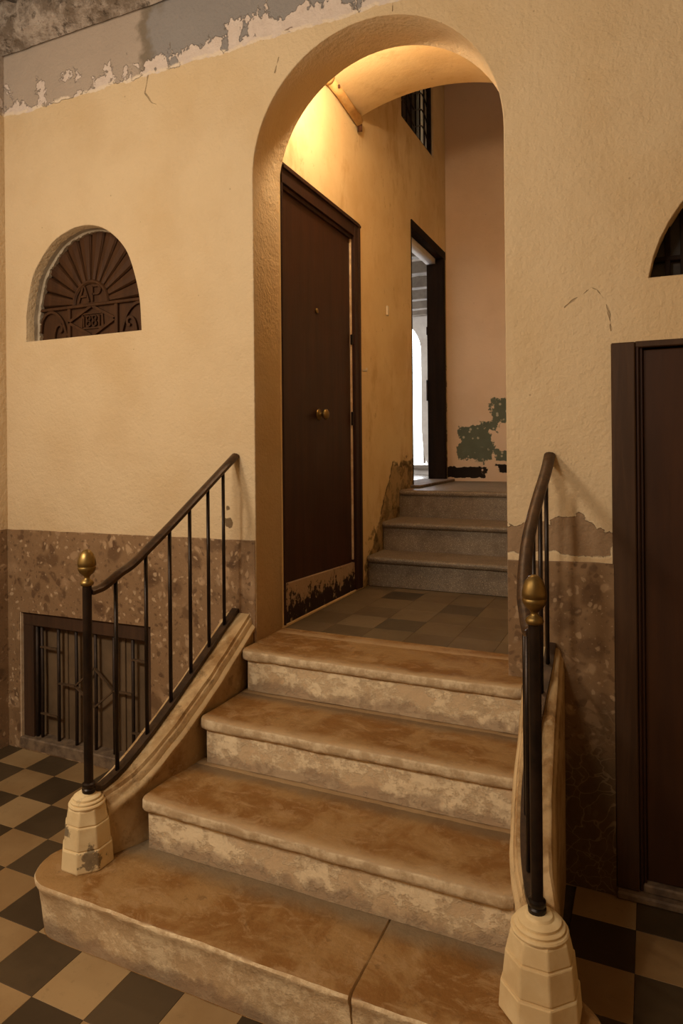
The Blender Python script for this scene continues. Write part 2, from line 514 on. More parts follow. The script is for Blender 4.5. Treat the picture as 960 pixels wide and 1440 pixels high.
M['door'] = mk_wood('red_brown_door_veneer', (62, 32, 13), (48, 23, 9), 0.42, 0.8, 'z', 0.3)
M['door_frame'] = mk_wood('dark_door_frame_wood', (56, 29, 14), (42, 21, 10), 0.45, 1.0, 'z', 0.3)
M['door_right'] = mk_wood('chocolate_door_panel', (64, 36, 15), (52, 28, 11), 0.45, 0.6, 'z', 0.3)
M['frame_right'] = mk_wood('brown_door_casing', (74, 50, 30), (60, 39, 22), 0.5, 1.0, 'z', 0.3)
M['black_wood'] = mk_wood('blackened_wood', (40, 27, 18), (27, 18, 12), 0.7, 1.0, 'z', 0.12)
M['carved'] = mk_wood('carved_brown_wood', (76, 47, 23), (58, 34, 15), 0.55, 1.0, 'z', 0.25)
M['window_wood'] = mk_wood('old_window_wood', (74, 49, 29), (56, 36, 20), 0.6)
M['iron'] = mk_simple('black_painted_iron', (34, 26, 21), (52, 38, 28), 14, 0.36, 0.55)
M['iron_rail'] = mk_simple('worn_brown_handrail', (76, 52, 31), (50, 33, 20), 22, 0.42, 0.3, 0.004)
M['bar'] = mk_simple('scuffed_brown_bar', (72, 52, 35), (50, 35, 23), 18, 0.45, 0.3, 0.003)
M['tie'] = mk_simple('dusty_tie_iron', (96, 74, 52), (74, 56, 38), 18, 0.6, 0.2)
M['iron_dull'] = mk_simple('rusty_grille_iron', (58, 42, 30), (40, 28, 20), 18, 0.6, 0.35)
M['brass'] = mk_simple('aged_brass', (146, 120, 70), (120, 94, 50), 12, 0.42, 0.88, 0.0008)
M['cream_pipe'] = mk_simple('cream_painted_pipe', (216, 178, 116), (190, 146, 86), 12, 0.6)
M['rust'] = mk_simple('rusted_iron', (96, 56, 28), (60, 36, 20), 26, 0.8)
M['plastic'] = mk_simple('ivory_plastic', (226, 212, 184), (214, 196, 166), 9, 0.45)
M['peel'] = mk_peel()
M['rubble'] = mk_rubble()
M['pale_edge'] = mk_simple('pale_edging', (222, 196, 162), (190, 158, 122), 14, 0.7)
M['pane'] = mk_simple('dusty_taupe_pane', (112, 90, 66), (92, 73, 52), 5, 0.5)
M['dark_pane'] = mk_simple('dark_dusty_pane', (52, 46, 40), (36, 31, 27), 6, 0.3)
M['reveal'] = mk_simple('shaded_reveal_plaster', (176, 160, 136), (150, 134, 112), 12, 0.9, 0, 0.006)
M['white'] = mk_simple('white_room_plaster', (216, 208, 198), (196, 186, 174), 3, 0.8)
M['beam'] = mk_simple('grey_painted_beam', (128, 116, 102), (108, 96, 84), 8, 0.7)
M['polished'] = mk_simple('polished_room_floor', (150, 138, 124), (134, 120, 104), 6, 0.25)
M['threshold'] = mk_simple('scuffed_threshold_stone', (128, 106, 82), (86, 68, 52), 16, 0.7, 0, 0.005)
M['hall'] = mk_simple('hall_cream_plaster', (204, 180, 140), (190, 162, 118), 3, 0.85)
M['underfloor'] = mk_simple('grout_screed', (84, 70, 50), (66, 54, 38), 20, 0.9)


# ------------------------------------------------------------------ mesh helpers
def tag(o, label=None, cat=None, group=None, kind=None):
    for k, v in (('label', label), ('category', cat), ('group', group), ('kind', kind)):
        if v:
            o[k] = v
    return o


def empty(name, loc):
    o = bpy.data.objects.new(name, None)
    o.location = loc
    o.empty_display_size = 0.1
    COL.objects.link(o)
    return o


def link(name, me, mat, parent=None, smooth=False):
    o = bpy.data.objects.new(name, me)
    if mat is not None:
        me.materials.append(mat)
    if smooth:
        for p in me.polygons:
            p.use_smooth = True
    COL.objects.link(o)
    if parent:
        o.parent = parent
        if parent.type == 'EMPTY':                      # geometry is written in world coordinates
            o.matrix_parent_inverse = Matrix.Translation(-parent.location)
    return o


def ob(name, bm, mat, parent=None, smooth=False, auto=False):
    bmesh.ops.recalc_face_normals(bm, faces=bm.faces)
    me = bpy.data.meshes.new(name)
    bm.to_mesh(me)
    bm.free()
    o = link(name, me, mat, parent, smooth or auto)
    if auto:
        me.set_sharp_from_angle(angle=math.radians(38))
    return o


def box(bm, x0, x1, y0, y1, z0, z1, bev=0.0, seg=1):
    vs = [bm.verts.new((x, y, z)) for x in (x0, x1) for y in (y0, y1) for z in (z0, z1)]
    idx = [(0, 1, 3, 2), (4, 6, 7, 5), (0, 4, 5, 1), (2, 3, 7, 6), (0, 2, 6, 4), (1, 5, 7, 3)]
    fs = [bm.faces.new([vs[i] for i in f]) for f in idx]
    if bev:
        es = {e for f in fs for e in f.edges}
        bmesh.ops.bevel(bm, geom=list(es), offset=bev, segments=seg, profile=0.5, affect='EDGES')
    return bm


def B(name, x0, x1, y0, y1, z0, z1, mat, parent=None, bev=0.0, seg=1):
    return ob(name, box(bmesh.new(), x0, x1, y0, y1, z0, z1, bev, seg), mat, parent)


def loft(bm, rings, closed=True, caps=True):
    vr = [[bm.verts.new(p) for p in r] for r in rings]
    n = len(rings[0])
    for a, b in zip(vr, vr[1:]):
        for i in range(n if closed else n - 1):
            j = (i + 1) % n
            bm.faces.new((a[i], a[j], b[j], b[i]))
    if caps and closed:
        bm.faces.new(vr[0][::-1])
        bm.faces.new(vr[-1])
    return bm


def lathe(bm, prof, c, n=24, axis='z'):
    rings = []
    for r, h in prof:
        ring = []
        for i in range(n):
            a = 2 * math.pi * i / n
            p = {'z': (r * math.cos(a), r * math.sin(a), h), 'x': (h, r * math.cos(a), r * math.sin(a)), 'y': (r * math.cos(a), h, r * math.sin(a))}[axis]
            ring.append((c[0] + p[0], c[1] + p[1], c[2] + p[2]))
        rings.append(ring)
    return loft(bm, rings)


def tube(bm, path, sec, up=Vector((0, 0, 1))):
    """sweep a 2-D section (side, up) along a path"""
    rings = []
    pts = [Vector(p) for p in path]
    for i, p in enumerate(pts):
        d = (pts[min(i + 1, len(pts) - 1)] - pts[max(i - 1, 0)]).normalized()
        u = up if abs(d.dot(up)) < 0.98 else Vector((0, 1, 0))
        s = d.cross(u).normalized()
        w = s.cross(d).normalized()
        rings.append([tuple(p + s * a + w * b) for a, b in sec])
    return loft(bm, rings)


def circ(r, n=10, ry=None):
    return [(r * math.cos(2 * math.pi * i / n), (ry or r) * math.sin(2 * math.pi * i / n)) for i in range(n)]


def rect(w, h):
    return [(-w / 2, -h / 2), (w / 2, -h / 2), (w / 2, h / 2), (-w / 2, h / 2)]


def bar(bm, a, b, w, h=None, up=Vector((0, 1, 0))):
    return tube(bm, [a, b], rect(w, h or w), up)


def smooth_path(pts, n=6):
    out = []
    P = [Vector(p) for p in pts]
    P = [2 * P[0] - P[1]] + P + [2 * P[-1] - P[-2]]
    for i in range(1, len(P) - 2):
        for k in range(n):
            t = k / n
            a, b, c, d = P[i - 1], P[i], P[i + 1], P[i + 2]
            out.append(0.5 * ((2 * b) + (c - a) * t + (2 * a - 5 * b + 4 * c - d) * t * t + (3 * b - a - 3 * c + d) * t ** 3))
    out.append(P[-2])
    return out


def plate(name, outline, holes, d0, d1, mat, plane='xz', parent=None, bevel=0.0):
    """flat slab with holes; outline and holes are 2-D, d0..d1 is the depth across"""
    cu = bpy.data.curves.new(name + '_outline', 'CURVE')
    cu.dimensions = '2D'
    cu.fill_mode = 'BOTH'
    cu.extrude = abs(d1 - d0) / 2 - bevel
    cu.bevel_depth = bevel
    cu.bevel_resolution = 1
    for pl in [outline] + list(holes):
        s = cu.splines.new('POLY')
        s.points.add(len(pl) - 1)
        for q, p in zip(s.points, pl):
            q.co = (p[0], p[1], 0, 1)
        s.use_cyclic_u = True
    t = bpy.data.objects.new('tmp', cu)
    COL.objects.link(t)
    dg = bpy.context.evaluated_depsgraph_get()
    me = bpy.data.meshes.new_from_object(t.evaluated_get(dg))
    me.name = name
    bpy.data.objects.remove(t)
    bpy.data.curves.remove(cu)
    mid = (d0 + d1) / 2
    for v in me.vertices:
        a, b, c = v.co
        v.co = {'xz': (a, mid + c, b), 'yz': (mid + c, a, b), 'xy': (a, b, mid + c)}[plane]
    bm = bmesh.new()
    bm.from_mesh(me)
    bmesh.ops.remove_doubles(bm, verts=bm.verts, dist=0.0002)
    bpy.data.meshes.remove(me)
    return ob(name, bm, mat, parent)


def arc(cx, cz, rx, rz, a0, a1, n, jit=0.0):
    out = []
    for i in range(n + 1):
        a = math.radians(a0 + (a1 - a0) * i / n)
        j = 1 + random.uniform(-jit, jit)
        out.append((cx + rx * j * math.cos(a), cz + rz * j * math.sin(a)))
    return out


def jit(p, amp, scale, seed=0.0):
    v = Vector(p) * scale + Vector((seed, seed * 1.7, seed * 0.6))
    n = mnoise.noise_vector(v)
    return (p[0] + n[0] * amp, p[1] + n[1] * amp, p[2] + n[2] * amp)


# ------------------------------------------------------------------ room shell
XL, XR = -1.103, 0.013             # arch jambs
WT = 0.237                         # thickness of the hall wall
arch = arc(-0.545, 2.80, 0.558, 0.560, 180, 0, 40)
NL = (-2.123, 2.30)                # left fanlight niche
nicheL = [(-2.519, 2.163), (-2.512, 2.33), (-2.470, 2.50), (-2.400, 2.60), (-2.310, 2.68), (-2.200, 2.722), (-2.120, 2.732), (-2.040, 2.724),
          (-1.960, 2.694), (-1.880, 2.635), (-1.815, 2.555), (-1.770, 2.44), (-1.742, 2.32), (-1.731, 2.165)]
nicheL = nicheL[:1] + [(nicheL[1][0] + (nicheL[0][0] - nicheL[1][0]) * 0.5, 2.25)] + nicheL[1:]
nicheL = [(v.x, v.z) for v in smooth_path([(x, 0, z) for x, z in nicheL], 5)]
nicheR = [(0.497, 2.171)] + arc(0.965, 2.10, 0.470, 0.50, 170, 10, 22) + [(1.433, 2.171)]
winL = [(-2.578, 0.035), (-2.578, 0.735), (-1.680, 0.744), (-1.680, 0.035)]
outline = [(-2.90, -0.1), (XL, -0.1), (XL, 2.80)] + arch[1:-1] + [(XR, 2.80), (XR, -0.1), (0.385, -0.1), (0.380, 1.956), (1.54, 1.958), (1.54, -0.1), (2.35, -0.1), (2.35, 3.95), (-2.90, 3.95)]
wall = plate('wall_front', outline, [nicheL, nicheR, winL], 0.0, WT, M['wall'], 'xz', None, 0.004)
tag(wall, 'cream stucco hall wall with the round arch', kind='structure')

wl = B('wall_left', -2.90, -2.664, -5.2, 0.0, -0.1, 3.95, M['wall'])
tag(wl, kind='structure')
tag(B('wall_right', 2.30, 2.5, -5.2, 0.0, -0.1, 3.95, M['hall']), kind='structure')
tag(B('wall_rear', -2.9, 2.5, -5.4, -5.2, -0.1, 3.95, M['hall']), kind='structure')
tag(B('ceiling', -2.9, 2.5, -5.4, 0.24, 3.95, 4.1, M['rubble']), kind='structure')

tag(B('wall_backing_right', 0.165, 2.35, 0.16, 0.30, -0.1, 3.95, M['hall']), kind='structure')  # unseen slab added behind door and transom to stop light leaks
tag(B('wall_backing_left', -2.90, -1.285, 0.16, 0.30, -0.1, 3.95, M['hall']), kind='structure')
# wainscot slabs
def wob_line(p, q, n, amp, seed):
    out = []
    for i in range(n + 1):
        t = i / n
        x = p[0] + (q[0] - p[0]) * t
        z = p[1] + (q[1] - p[1]) * t
        out.append((x, z + mnoise.noise(Vector((x * 9, seed, 0))) * amp))
    return out

top = wob_line((-2.664, 1.163), (-1.104, 1.178), 40, 0.004, 3.1)
ws = plate('trim_1', [(-2.664, 0.0)] + top + [(-1.104, 0.0)],
           [[(-2.572, 0.03), (-2.572, 0.729), (-1.686, 0.738), (-1.686, 0.03)]], -0.010, 0.001, M['breccia'], 'xz', None, 0.002)
tag(ws, 'brown breccia marble wainscot left of the arch', kind='structure')
ws = plate('trim_2', [(0.013, 0.0)] + wob_line((0.013, 1.163), (0.384, 1.172), 12, 0.004, 8.1) + [(0.386, 0.0)], [], -0.010, 0.001, M['breccia_shaded'], 'xz', None, 0.002)
tag(ws, 'veined breccia marble wainscot, shade painted low, between arch and right door', kind='structure')
tag(B('trim_3', -2.665, -2.656, -3.2, -0.011, 0.0, 1.165, M['breccia']), 'breccia wainscot on the left side wall', kind='structure')

# crumbling ledge under the ceiling
def ledge():
    bm = bmesh.new()
    nx, prof = 240, [(0.0, 3.728), (-0.012, 3.715), (-0.03, 3.735), (-0.05, 3.75), (-0.07, 3.77), (-0.085, 3.80), (-0.09, 3.84), (-0.085, 3.88), (-0.09, 3.96)]
    rows = []
    for i in range(nx + 1):
        x = -2.664 + i * (4.95 / nx)
        row = []
        for k, (y, z) in enumerate(prof):
            w = (0, 0.1, 0.35, 0.6, 0.8, 1, 1, 1, 1)[k]
            s = mnoise.noise(Vector((x * 5, y * 7, z * 7))) * 0.030 + mnoise.noise(Vector((x * 16, y * 16 + 3, z * 16))) * 0.020 + mnoise.noise(Vector((x * 40, y * 40, z * 40))) * 0.008
            row.append(bm.verts.new((x, y - s * w, z + s * 0.8 * w)))
        rows.append(row)
    for a, b in zip(rows, rows[1:]):
        for k in range(len(prof) - 1):
            bm.faces.new((a[k], a[k + 1], b[k + 1], b[k]))
    return bm
tag(ob('trim_4', ledge(), M['rubble']), 'crumbling rubble ledge under the hall ceiling', kind='structure')

# ------------------------------------------------------------------ hall floor
floor = B('floor', -2.9, 2.5, -5.4, 3.35, -0.1, -0.012, M['underfloor'])
tag(floor, 'checkered cement tile floor of the hall', kind='structure')
T, TX, TY = 0.2, -2.1523, -0.3679


def tile_mesh(w, d, mat):
    bm = box(bmesh.new(), 0.0004, w - 0.0004, 0.0004, d - 0.0004, -0.012, 0.0, 0.0008)
    bmesh.ops.recalc_face_normals(bm, faces=bm.faces)
    me = bpy.data.meshes.new('tile')
    bm.to_mesh(me)
    bm.free()
    me.materials.append(mat)
    return me


cache = {}


def lay(parent, i, j, x0, y0, x1, y1, z, mat):
    k = (round(x1 - x0, 3), round(y1 - y0, 3), mat.name)
    if k not in cache:
        cache[k] = tile_mesh(x1 - x0, y1 - y0, mat)
    o = bpy.data.objects.new('tile', cache[k])
    o.location = (x0, y0, z - random.uniform(0, 0.0006))
    COL.objects.link(o)
    o.parent = parent


rest = bmesh.new()
for i in range(-3, 23):
    for j in range(-26, 2):
        x0, y0 = TX + i * T, TY + j * T
        x1, y1 = x0 + T, y0 + T
        x0, x1, y1 = max(x0, -2.655), min(x1, 2.3), min(y1, -0.0105)
        if x1 - x0 < 0.01 or y1 - y0 < 0.01:
            continue
        if x0 > -1.30 and x1 < 0.28 and y0 > -0.92:
            continue                                    # under the stair
        mt = M['tile_dark'] if (i + j) % 2 == 0 else M['tile_light']
        # colour of tile (i,j): the tile whose far-left corner is (i, j+1)
        if y0 > -2.0 and x1 < 1.5:
            lay(floor, i, j, x0, y0, x1, y1, 0.0, mt)
for par, mt in ((0, M['tile_dark']), (1, M['tile_light'])):
    bm = bmesh.new()
    for i in range(-3, 23):
        for j in range(-25, 2):
            x0, y0 = TX + i * T, TY + j * T
            if (i + j) % 2 == par and not (y0 > -2.0 and min(x0 + T, 2.3) < 1.5):
                box(bm, max(x0, -2.655) + 0.0008, min(x0 + T, 2.3) - 0.0008, y0 + 0.0008, min(y0 + T, -0.0105) - 0.0008, -0.012, 0.0)
    tag(ob('far_tiles', bm, mt, floor), kind='stuff')

# ------------------------------------------------------------------ corridor shell
lw = plate('wall_corridor_left', [(WT - 0.002, 0.0), (3.30, 0.0), (3.30, 5.2), (WT - 0.002, 5.2)],
           [[(0.252, 0.735), (0.252, 2.955), (1.195, 2.935), (1.195, 0.735)],
            [(2.206, 1.30), (2.206, 3.278), (3.112, 3.262), (3.112, 1.30)],
            [(2.02, 3.96), (2.02, 4.75), (2.82, 4.75), (2.82, 3.96)]], -1.24, -1.10, M['corridor'], 'yz', None, 0.003)
tag(lw, 'ochre lit plaster wall on the left of the corridor', kind='structure')
tag(B('wall_corridor_back', -1.098, 0.16, 3.152, 3.30, 0.0, 5.2, M['back']), 'pinkish plaster wall closing the corridor', kind='structure')
tag(B('wall_corridor_right', 0.016, 0.16, WT + 0.001, 3.15, 0.0, 5.2, M['corridor']), kind='structure')
tag(B('ceiling_corridor', -1.28, 0.16, 1.2, 3.3, 5.2, 5.35, M['back']), kind='structure')
vo = [(-1.0985, 3.585)]
for i in range(25):
    x = -1.0985 + (0.0145 + 1.0985) * i / 24
    vo.append((x, 3.672 - 1.24 + math.sqrt(1.24 ** 2 - (x + 0.645) ** 2) - 0.0))
vo = vo[1:] + [(0.0145, 5.3), (-1.0985, 5.3)]
tag(plate('ceiling_vault', vo, [], WT + 0.001, 1.205, M['corridor'], 'xz', None, 0.003), 'low plastered vault over the corridor', kind='structure')

land = B('floor_corridor', -1.098, 0.014, 0.246, 1.40, 0.40, 0.718, M['underfloor'])
tag(land, 'brown tiled landing between the two flights', kind='structure')
for i in range(-2, 4):
    for j in range(-1, 5):
        x0, y0 = -0.70 + i * T, 0.41 + j * T
        x1, y1 = x0 + T, y0 + T
        x0, x1, y0, y1 = max(x0, -1.097), min(x1, 0.013), max(y0, 0.247), min(y1, 1.30)
        if x1 - x0 < 0.01 or y1 - y0 < 0.01:
            continue
        mt = M['land_b'] if (i, j) in ((0, 0), (1, 2), (-1, 3)) else (M['land_c'] if (i * 3 + j * 5) % 4 == 1 else M['land_a'])
        lay(land, i, j, x0, y0, x1, y1, 0.730, mt)

up = B('floor_upper', -1.098, 0.014, 1.90, 3.15, 0.40, 1.285, M['terrazzo'])
tag(up, 'grey terrazzo floor above the upper flight', kind='structure')

# ------------------------------------------------------------------ upper flight
def nose_slab(x0, x1, yn, yb, zt, th, r, n, amp, seed):
    """tread with a rounded nose toward -y, swept along x with a little wear"""
    prof = [(yb, zt - th), (yn + 0.5 * r, zt - th), (yn + 0.12 * r, zt - th + 0.35 * r), (yn, zt - th + 0.9 * r), (yn, zt - th / 2), (yn, zt - 0.9 * r), (yn + 0.12 * r, zt - 0.40 * r), (yn + 0.45 * r, zt - 0.10 * r)]
    for yy in (yn + r, yn + r * 2.2, yn + (yb - yn) * 0.4, yn + (yb - yn) * 0.7, yb):
        prof.append((yy, zt))
    rings = []
    for i in range(n + 1):
        x = x0 + (x1 - x0) * i / n
        e = min(1.0, min(x - x0, x1 - x) / 0.02 + 0.0)
        ring = []
        for (y, z) in prof:
            p = jit((x, y, z), amp, 9, seed)
            q = jit(p, amp * 0.5, 31, seed)
            sag = -0.004 * math.sin(math.pi * i / n) if z > zt - 0.01 and y < yb - 0.02 else 0
            ring.append((x, q[1] + (1 - e) * 0.010 * (1 if y < yn + r * 2 else 0), q[2] + sag))
        rings.append(ring)
    return loft(bmesh.new(), rings)


def face_slab(x0, x1, y0, y1, z0, z1, n, amp, seed):
    prof = [(y1, z0), (y0, z0), (y0, z0 + (z1 - z0) * 0.25), (y0, z0 + (z1 - z0) * 0.5), (y0, z0 + (z1 - z0) * 0.75), (y0, z1), (y1, z1)]
    rings = []
    for i in range(n + 1):
        x = x0 + (x1 - x0) * i / n
        ring = []
        for k, (y, z) in enumerate(prof):
            q = jit((x, y, z), amp, 10, seed)
            ring.append((x, q[1], z))
        rings.append(ring)
    return loft(bmesh.new(), rings)


fl2 = empty('corridor_steps', (-0.54, 1.6, 0.73))
tag(fl2, 'short flight of three grey terrazzo steps at the back of the corridor', 'steps')
yn2 = (1.275, 1.545, 1.885)
for k in range(3):
    z1 = 0.73 + 0.185 * (k + 1)
    yb = (yn2[k + 1] + 0.04) if k < 2 else 2.05
    ob('tread', nose_slab(-1.094, 0.012, yn2[k], yb, z1, 0.036, 0.018, 40, 0.0012, k * 3.3 + 40), M['terrazzo'], fl2, auto=True)
    ob('riser', face_slab(-1.094, 0.012, yn2[k] + 0.028, yn2[k] + 0.08, z1 - 0.185 + (0.002 if k == 0 else -0.002), z1 - 0.034, 30, 0.0008, k + 50), M['terrazzo'], fl2)

# ------------------------------------------------------------------ main staircase
st = empty('stone_staircase', (-0.51, -0.4, 0.0))
tag(st, 'worn stone staircase of four ochre steps rising through the arch', 'staircase')
steps = [  # nose y, z top, x0, x1
    (-0.725, 0.370, -1.131, 0.154),
    (-0.427, 0.550, -1.096, 0.114),
    (-0.126, 0.730, -1.098, 0.077)]
for k, (yn, zt, x0, x1) in enumerate(steps):
    yb = (steps[k + 1][0] + 0.05) if k < 2 else 0.245
    if k < 2:
        ob('tread', nose_slab(x0, x1, yn, yb, zt, 0.046, 0.016, 90, 0.0035, k * 5.1), M['tread'], st, auto=True)
    else:
        ob('tread', nose_slab(x0, x1, yn, -0.0105, zt, 0.046, 0.016, 90, 0.0030, k * 5.1), M['tread'], st, auto=True)
        ob('tread', nose_slab(XL + 0.002, XR - 0.002, -0.0105, yb, zt, 0.048, 0.0005, 40, 0.0006, k * 5.1), M['tread'], st, auto=True)
    ob('riser', face_slab(x0 + 0.018, x1, yn + 0.022, yn + 0.10, zt - 0.1785, zt - 0.046, 60, 0.003, k * 7.7 + 9), M['riser'], st, auto=True)
# core under the steps
core = bmesh.new()
box(core, -1.10, 0.07, -0.60, -0.012, 0.0, 0.32)
box(core, -1.08, 0.06, -0.30, -0.012, 0.32, 0.50)
box(core, -1.08, 0.06, -0.02, -0.012, 0.50, 0.68)
ob('core', core, M['riser'], st)


def bottom_block(x0, x1, left_round, right_round, seed):
    """block of the bottom step; plan outline with rounded end, top and foot edges eased"""
    yf, yb, ye = -1.005, -0.62, -0.755
    pl = []
    def arcp(cx, cy, r, a0, a1, n=9):
        return [(cx + r * math.cos(math.radians(a0 + (a1 - a0) * i / n)), cy + r * math.sin(math.radians(a0 + (a1 - a0) * i / n))) for i in range(n + 1)]
    if left_round:
        pl += [(x0 + 0.14, yb), (x0 + 0.135, ye)] + arcp(x0 + 0.115, ye - 0.115, 0.115, 90, 180) + arcp(x0 + 0.125, yf + 0.125, 0.125, 180, 270)
    else:
        pl += [(x0, yb), (x0, yb - 0.15), (x0, yf + 0.15), (x0, yf)]
    nx = int((x1 - x0) / 0.03)
    xa, xb = (x0 + 0.15 if left_round else x0), (x1 - 0.15 if right_round else x1)
    pl += [(xa + (xb - xa) * i / nx, yf) for i in range(1, nx)]
    if right_round:
        pl += arcp(x1 - 0.125, yf + 0.125, 0.125, 270, 360) + arcp(x1 - 0.115, ye - 0.115, 0.115, 0, 90) + [(x1 - 0.135, ye), (x1 - 0.14, yb)]
    else:
        pl += [(x1, yf), (x1, yf + 0.15), (x1, yb - 0.15), (x1, yb)]
    cx, cy = (x0 + x1) / 2, (yf + yb) / 2
    rings = []
    for inset, z in ((-0.004, 0.0005), (0.030, 0.0006), (0.026, 0.03), (0.022, 0.08), (0.015, 0.13), (0.010, 0.155), (0.002, 0.168), (0.0, 0.178), (0.004, 0.186), (0.014, 0.190), (0.06, 0.190)):
        ring = []
        for i, (x, y) in enumerate(pl):
            a, b = Vector(pl[i - 1]), Vector(pl[(i + 1) % len(pl)])
            t = (b - a).normalized()
            nrm = Vector((-t.y, t.x))
            ins = inset if z > 0.0005 else 0.028
            if (not left_round and abs(x - x0) < 1e-6) or (not right_round and abs(x - x1) < 1e-6):
                if y in (yf,):
                    nrm = Vector((0, 1))
                else:
                    nrm = Vector((0, 0))
                    ins = 0
            q = jit((x + nrm.x * ins, y + nrm.y * ins, z), 0.0035 if z > 0.01 else 0.001, 8, seed)
            q = jit(q, 0.002, 28, seed)
            xx = q[0]
            if (not left_round and abs(x - x0) < 1e-6):
                xx = x0 + 0.006 * mnoise.noise(Vector((y * 14, z * 20, 1)))
            if (not right_round and abs(x - x1) < 1e-6):
                xx = x1 + 0.006 * mnoise.noise(Vector((y * 14, z * 20, 5)))
            ring.append((xx, q[1], q[2] if z < 0.189 else 0.190 + 0.0015 * mnoise.noise(Vector((x * 9, y * 9, 2)))))
        rings.append(ring)
    return loft(bmesh.new(), rings)


ob('step_block', bottom_block(-1.405, -0.215, True, False, 2.0), M['block'], st, auto=True)
ob('step_block', bottom_block(-0.207, 0.395, False, True, 4.0), M['block'], st, auto=True)

# stringers
def stringer(path, half_in, half_out, sgn):
    """path: (y, xc, ztop, half); sgn +1 when the steps are on the +x side"""
    sec = [(0.90, None), (0.90, -0.085), (0.99, -0.072), (1.0, -0.058), (0.93, -0.050), (0.84, -0.044), (0.82, -0.028), (0.76, -0.018), (0.70, -0.016), (0.66, 0.0),
           (-0.66, 0.0), (-0.80, -0.008), (-0.86, -0.030), (-0.95, -0.040), (-0.95, -0.065), (-1.0, -0.075), (-1.0, None)]
    rings = []
    for (y, xc, zt, h) in path:
        ring = []
        for s, dz in sec:
            zb = 0.0005 if y > -0.62 else 0.191
            z = zb if dz is None else zt + dz
            x = xc + sgn * s * h
            q = jit((x, y, z), 0.0022, 11, 3.0)
            ring.append((q[0], y, z if dz is None else q[2]))
        rings.append(ring)
    return loft(bmesh.new(), rings)


def interp(pts, y):
    for a, b in zip(pts, pts[1:]):
        if a[0] >= y >= b[0]:
            t = (a[0] - y) / (a[0] - b[0])
            t = t * t * (3 - 2 * t) if len(pts) < 3 else t
            return [a[i] + (b[i] - a[i]) * t for i in range(1, len(a))]
    return list(pts[-1][1:])


PL = [(0.0, -1.185, 0.860, 0.085), (-0.30, -1.183, 0.680, 0.085), (-0.50, -1.195, 0.560, 0.082), (-0.62, -1.208, 0.492, 0.078), (-0.70, -1.225, 0.446, 0.070), (-0.76, -1.243, 0.420, 0.058), (-0.80, -1.252, 0.410, 0.050)]
PR = [(0.0, 0.142, 0.860, 0.070), (-0.30, 0.160, 0.680, 0.066), (-0.50, 0.176, 0.560, 0.066), (-0.62, 0.190, 0.492, 0.066), (-0.70, 0.206, 0.446, 0.062), (-0.76, 0.226, 0.420, 0.058), (-0.80, 0.238, 0.410, 0.054)]
for P_, sg in ((PL, 1), (PR, -1)):
    path = []
    for i in range(33):
        y = -0.0115 - 0.79 * i / 32
        v = interp(P_, y)
        path.append((y, *v))
    o = ob('stringer', stringer(path, 0, 0, sg), M['string'], st, auto=True)
def pedestal(c, k):
    a8 = [math.radians(22.5 + 45 * i) for i in range(8)]
    def ring(ap, z):
        r = ap * k / math.cos(math.radians(22.5))
        return [(c[0] + r * math.cos(a), c[1] + r * math.sin(a), z) for a in a8]
    zs = [(0.094, 0.1905), (0.096, 0.195), (0.0915, 0.255), (0.0895, 0.258), (0.084, 0.259), (0.084, 0.262), (0.0870, 0.264), (0.0810, 0.331), (0.0795, 0.334), (0.0745, 0.335), (0.0745, 0.338),
          (0.0770, 0.340), (0.069, 0.380), (0.064, 0.388)]
    bm = loft(bmesh.new(), [ring(*q) for q in zs])
    es = [e for e in bm.edges if abs(e.verts[0].co.z - e.verts[1].co.z) > 0.03]
    bmesh.ops.bevel(bm, geom=es, offset=0.004, segments=2, profile=0.5, affect='EDGES')
    for v in bm.verts:
        v.co = Vector(jit(v.co, 0.0020, 14, 1.0))
    return bm


def rings_cap(c, k):
    pr = [(0.062, 0.380), (0.070, 0.386), (0.071, 0.391), (0.068, 0.395), (0.062, 0.396), (0.063, 0.402), (0.060, 0.405), (0.053, 0.406), (0.053, 0.413), (0.046, 0.417), (0.036, 0.419), (0.032, 0.425), (0.022, 0.428)]
    return lathe(bmesh.new(), [(r * k, z) for r, z in pr], (c[0], c[1], 0), 28)


NLc, NRc = (-1.252, -0.842), (0.235, -0.840)
for c, k in (((-1.260, -0.842), 0.86), ((0.241, -0.842), 1.0)):
    p = ob('pedestal', pedestal(c, k), M['pedestal'], st)
    ob('ring_moulding', rings_cap(c, k), M['pedestal'], p, auto=True)

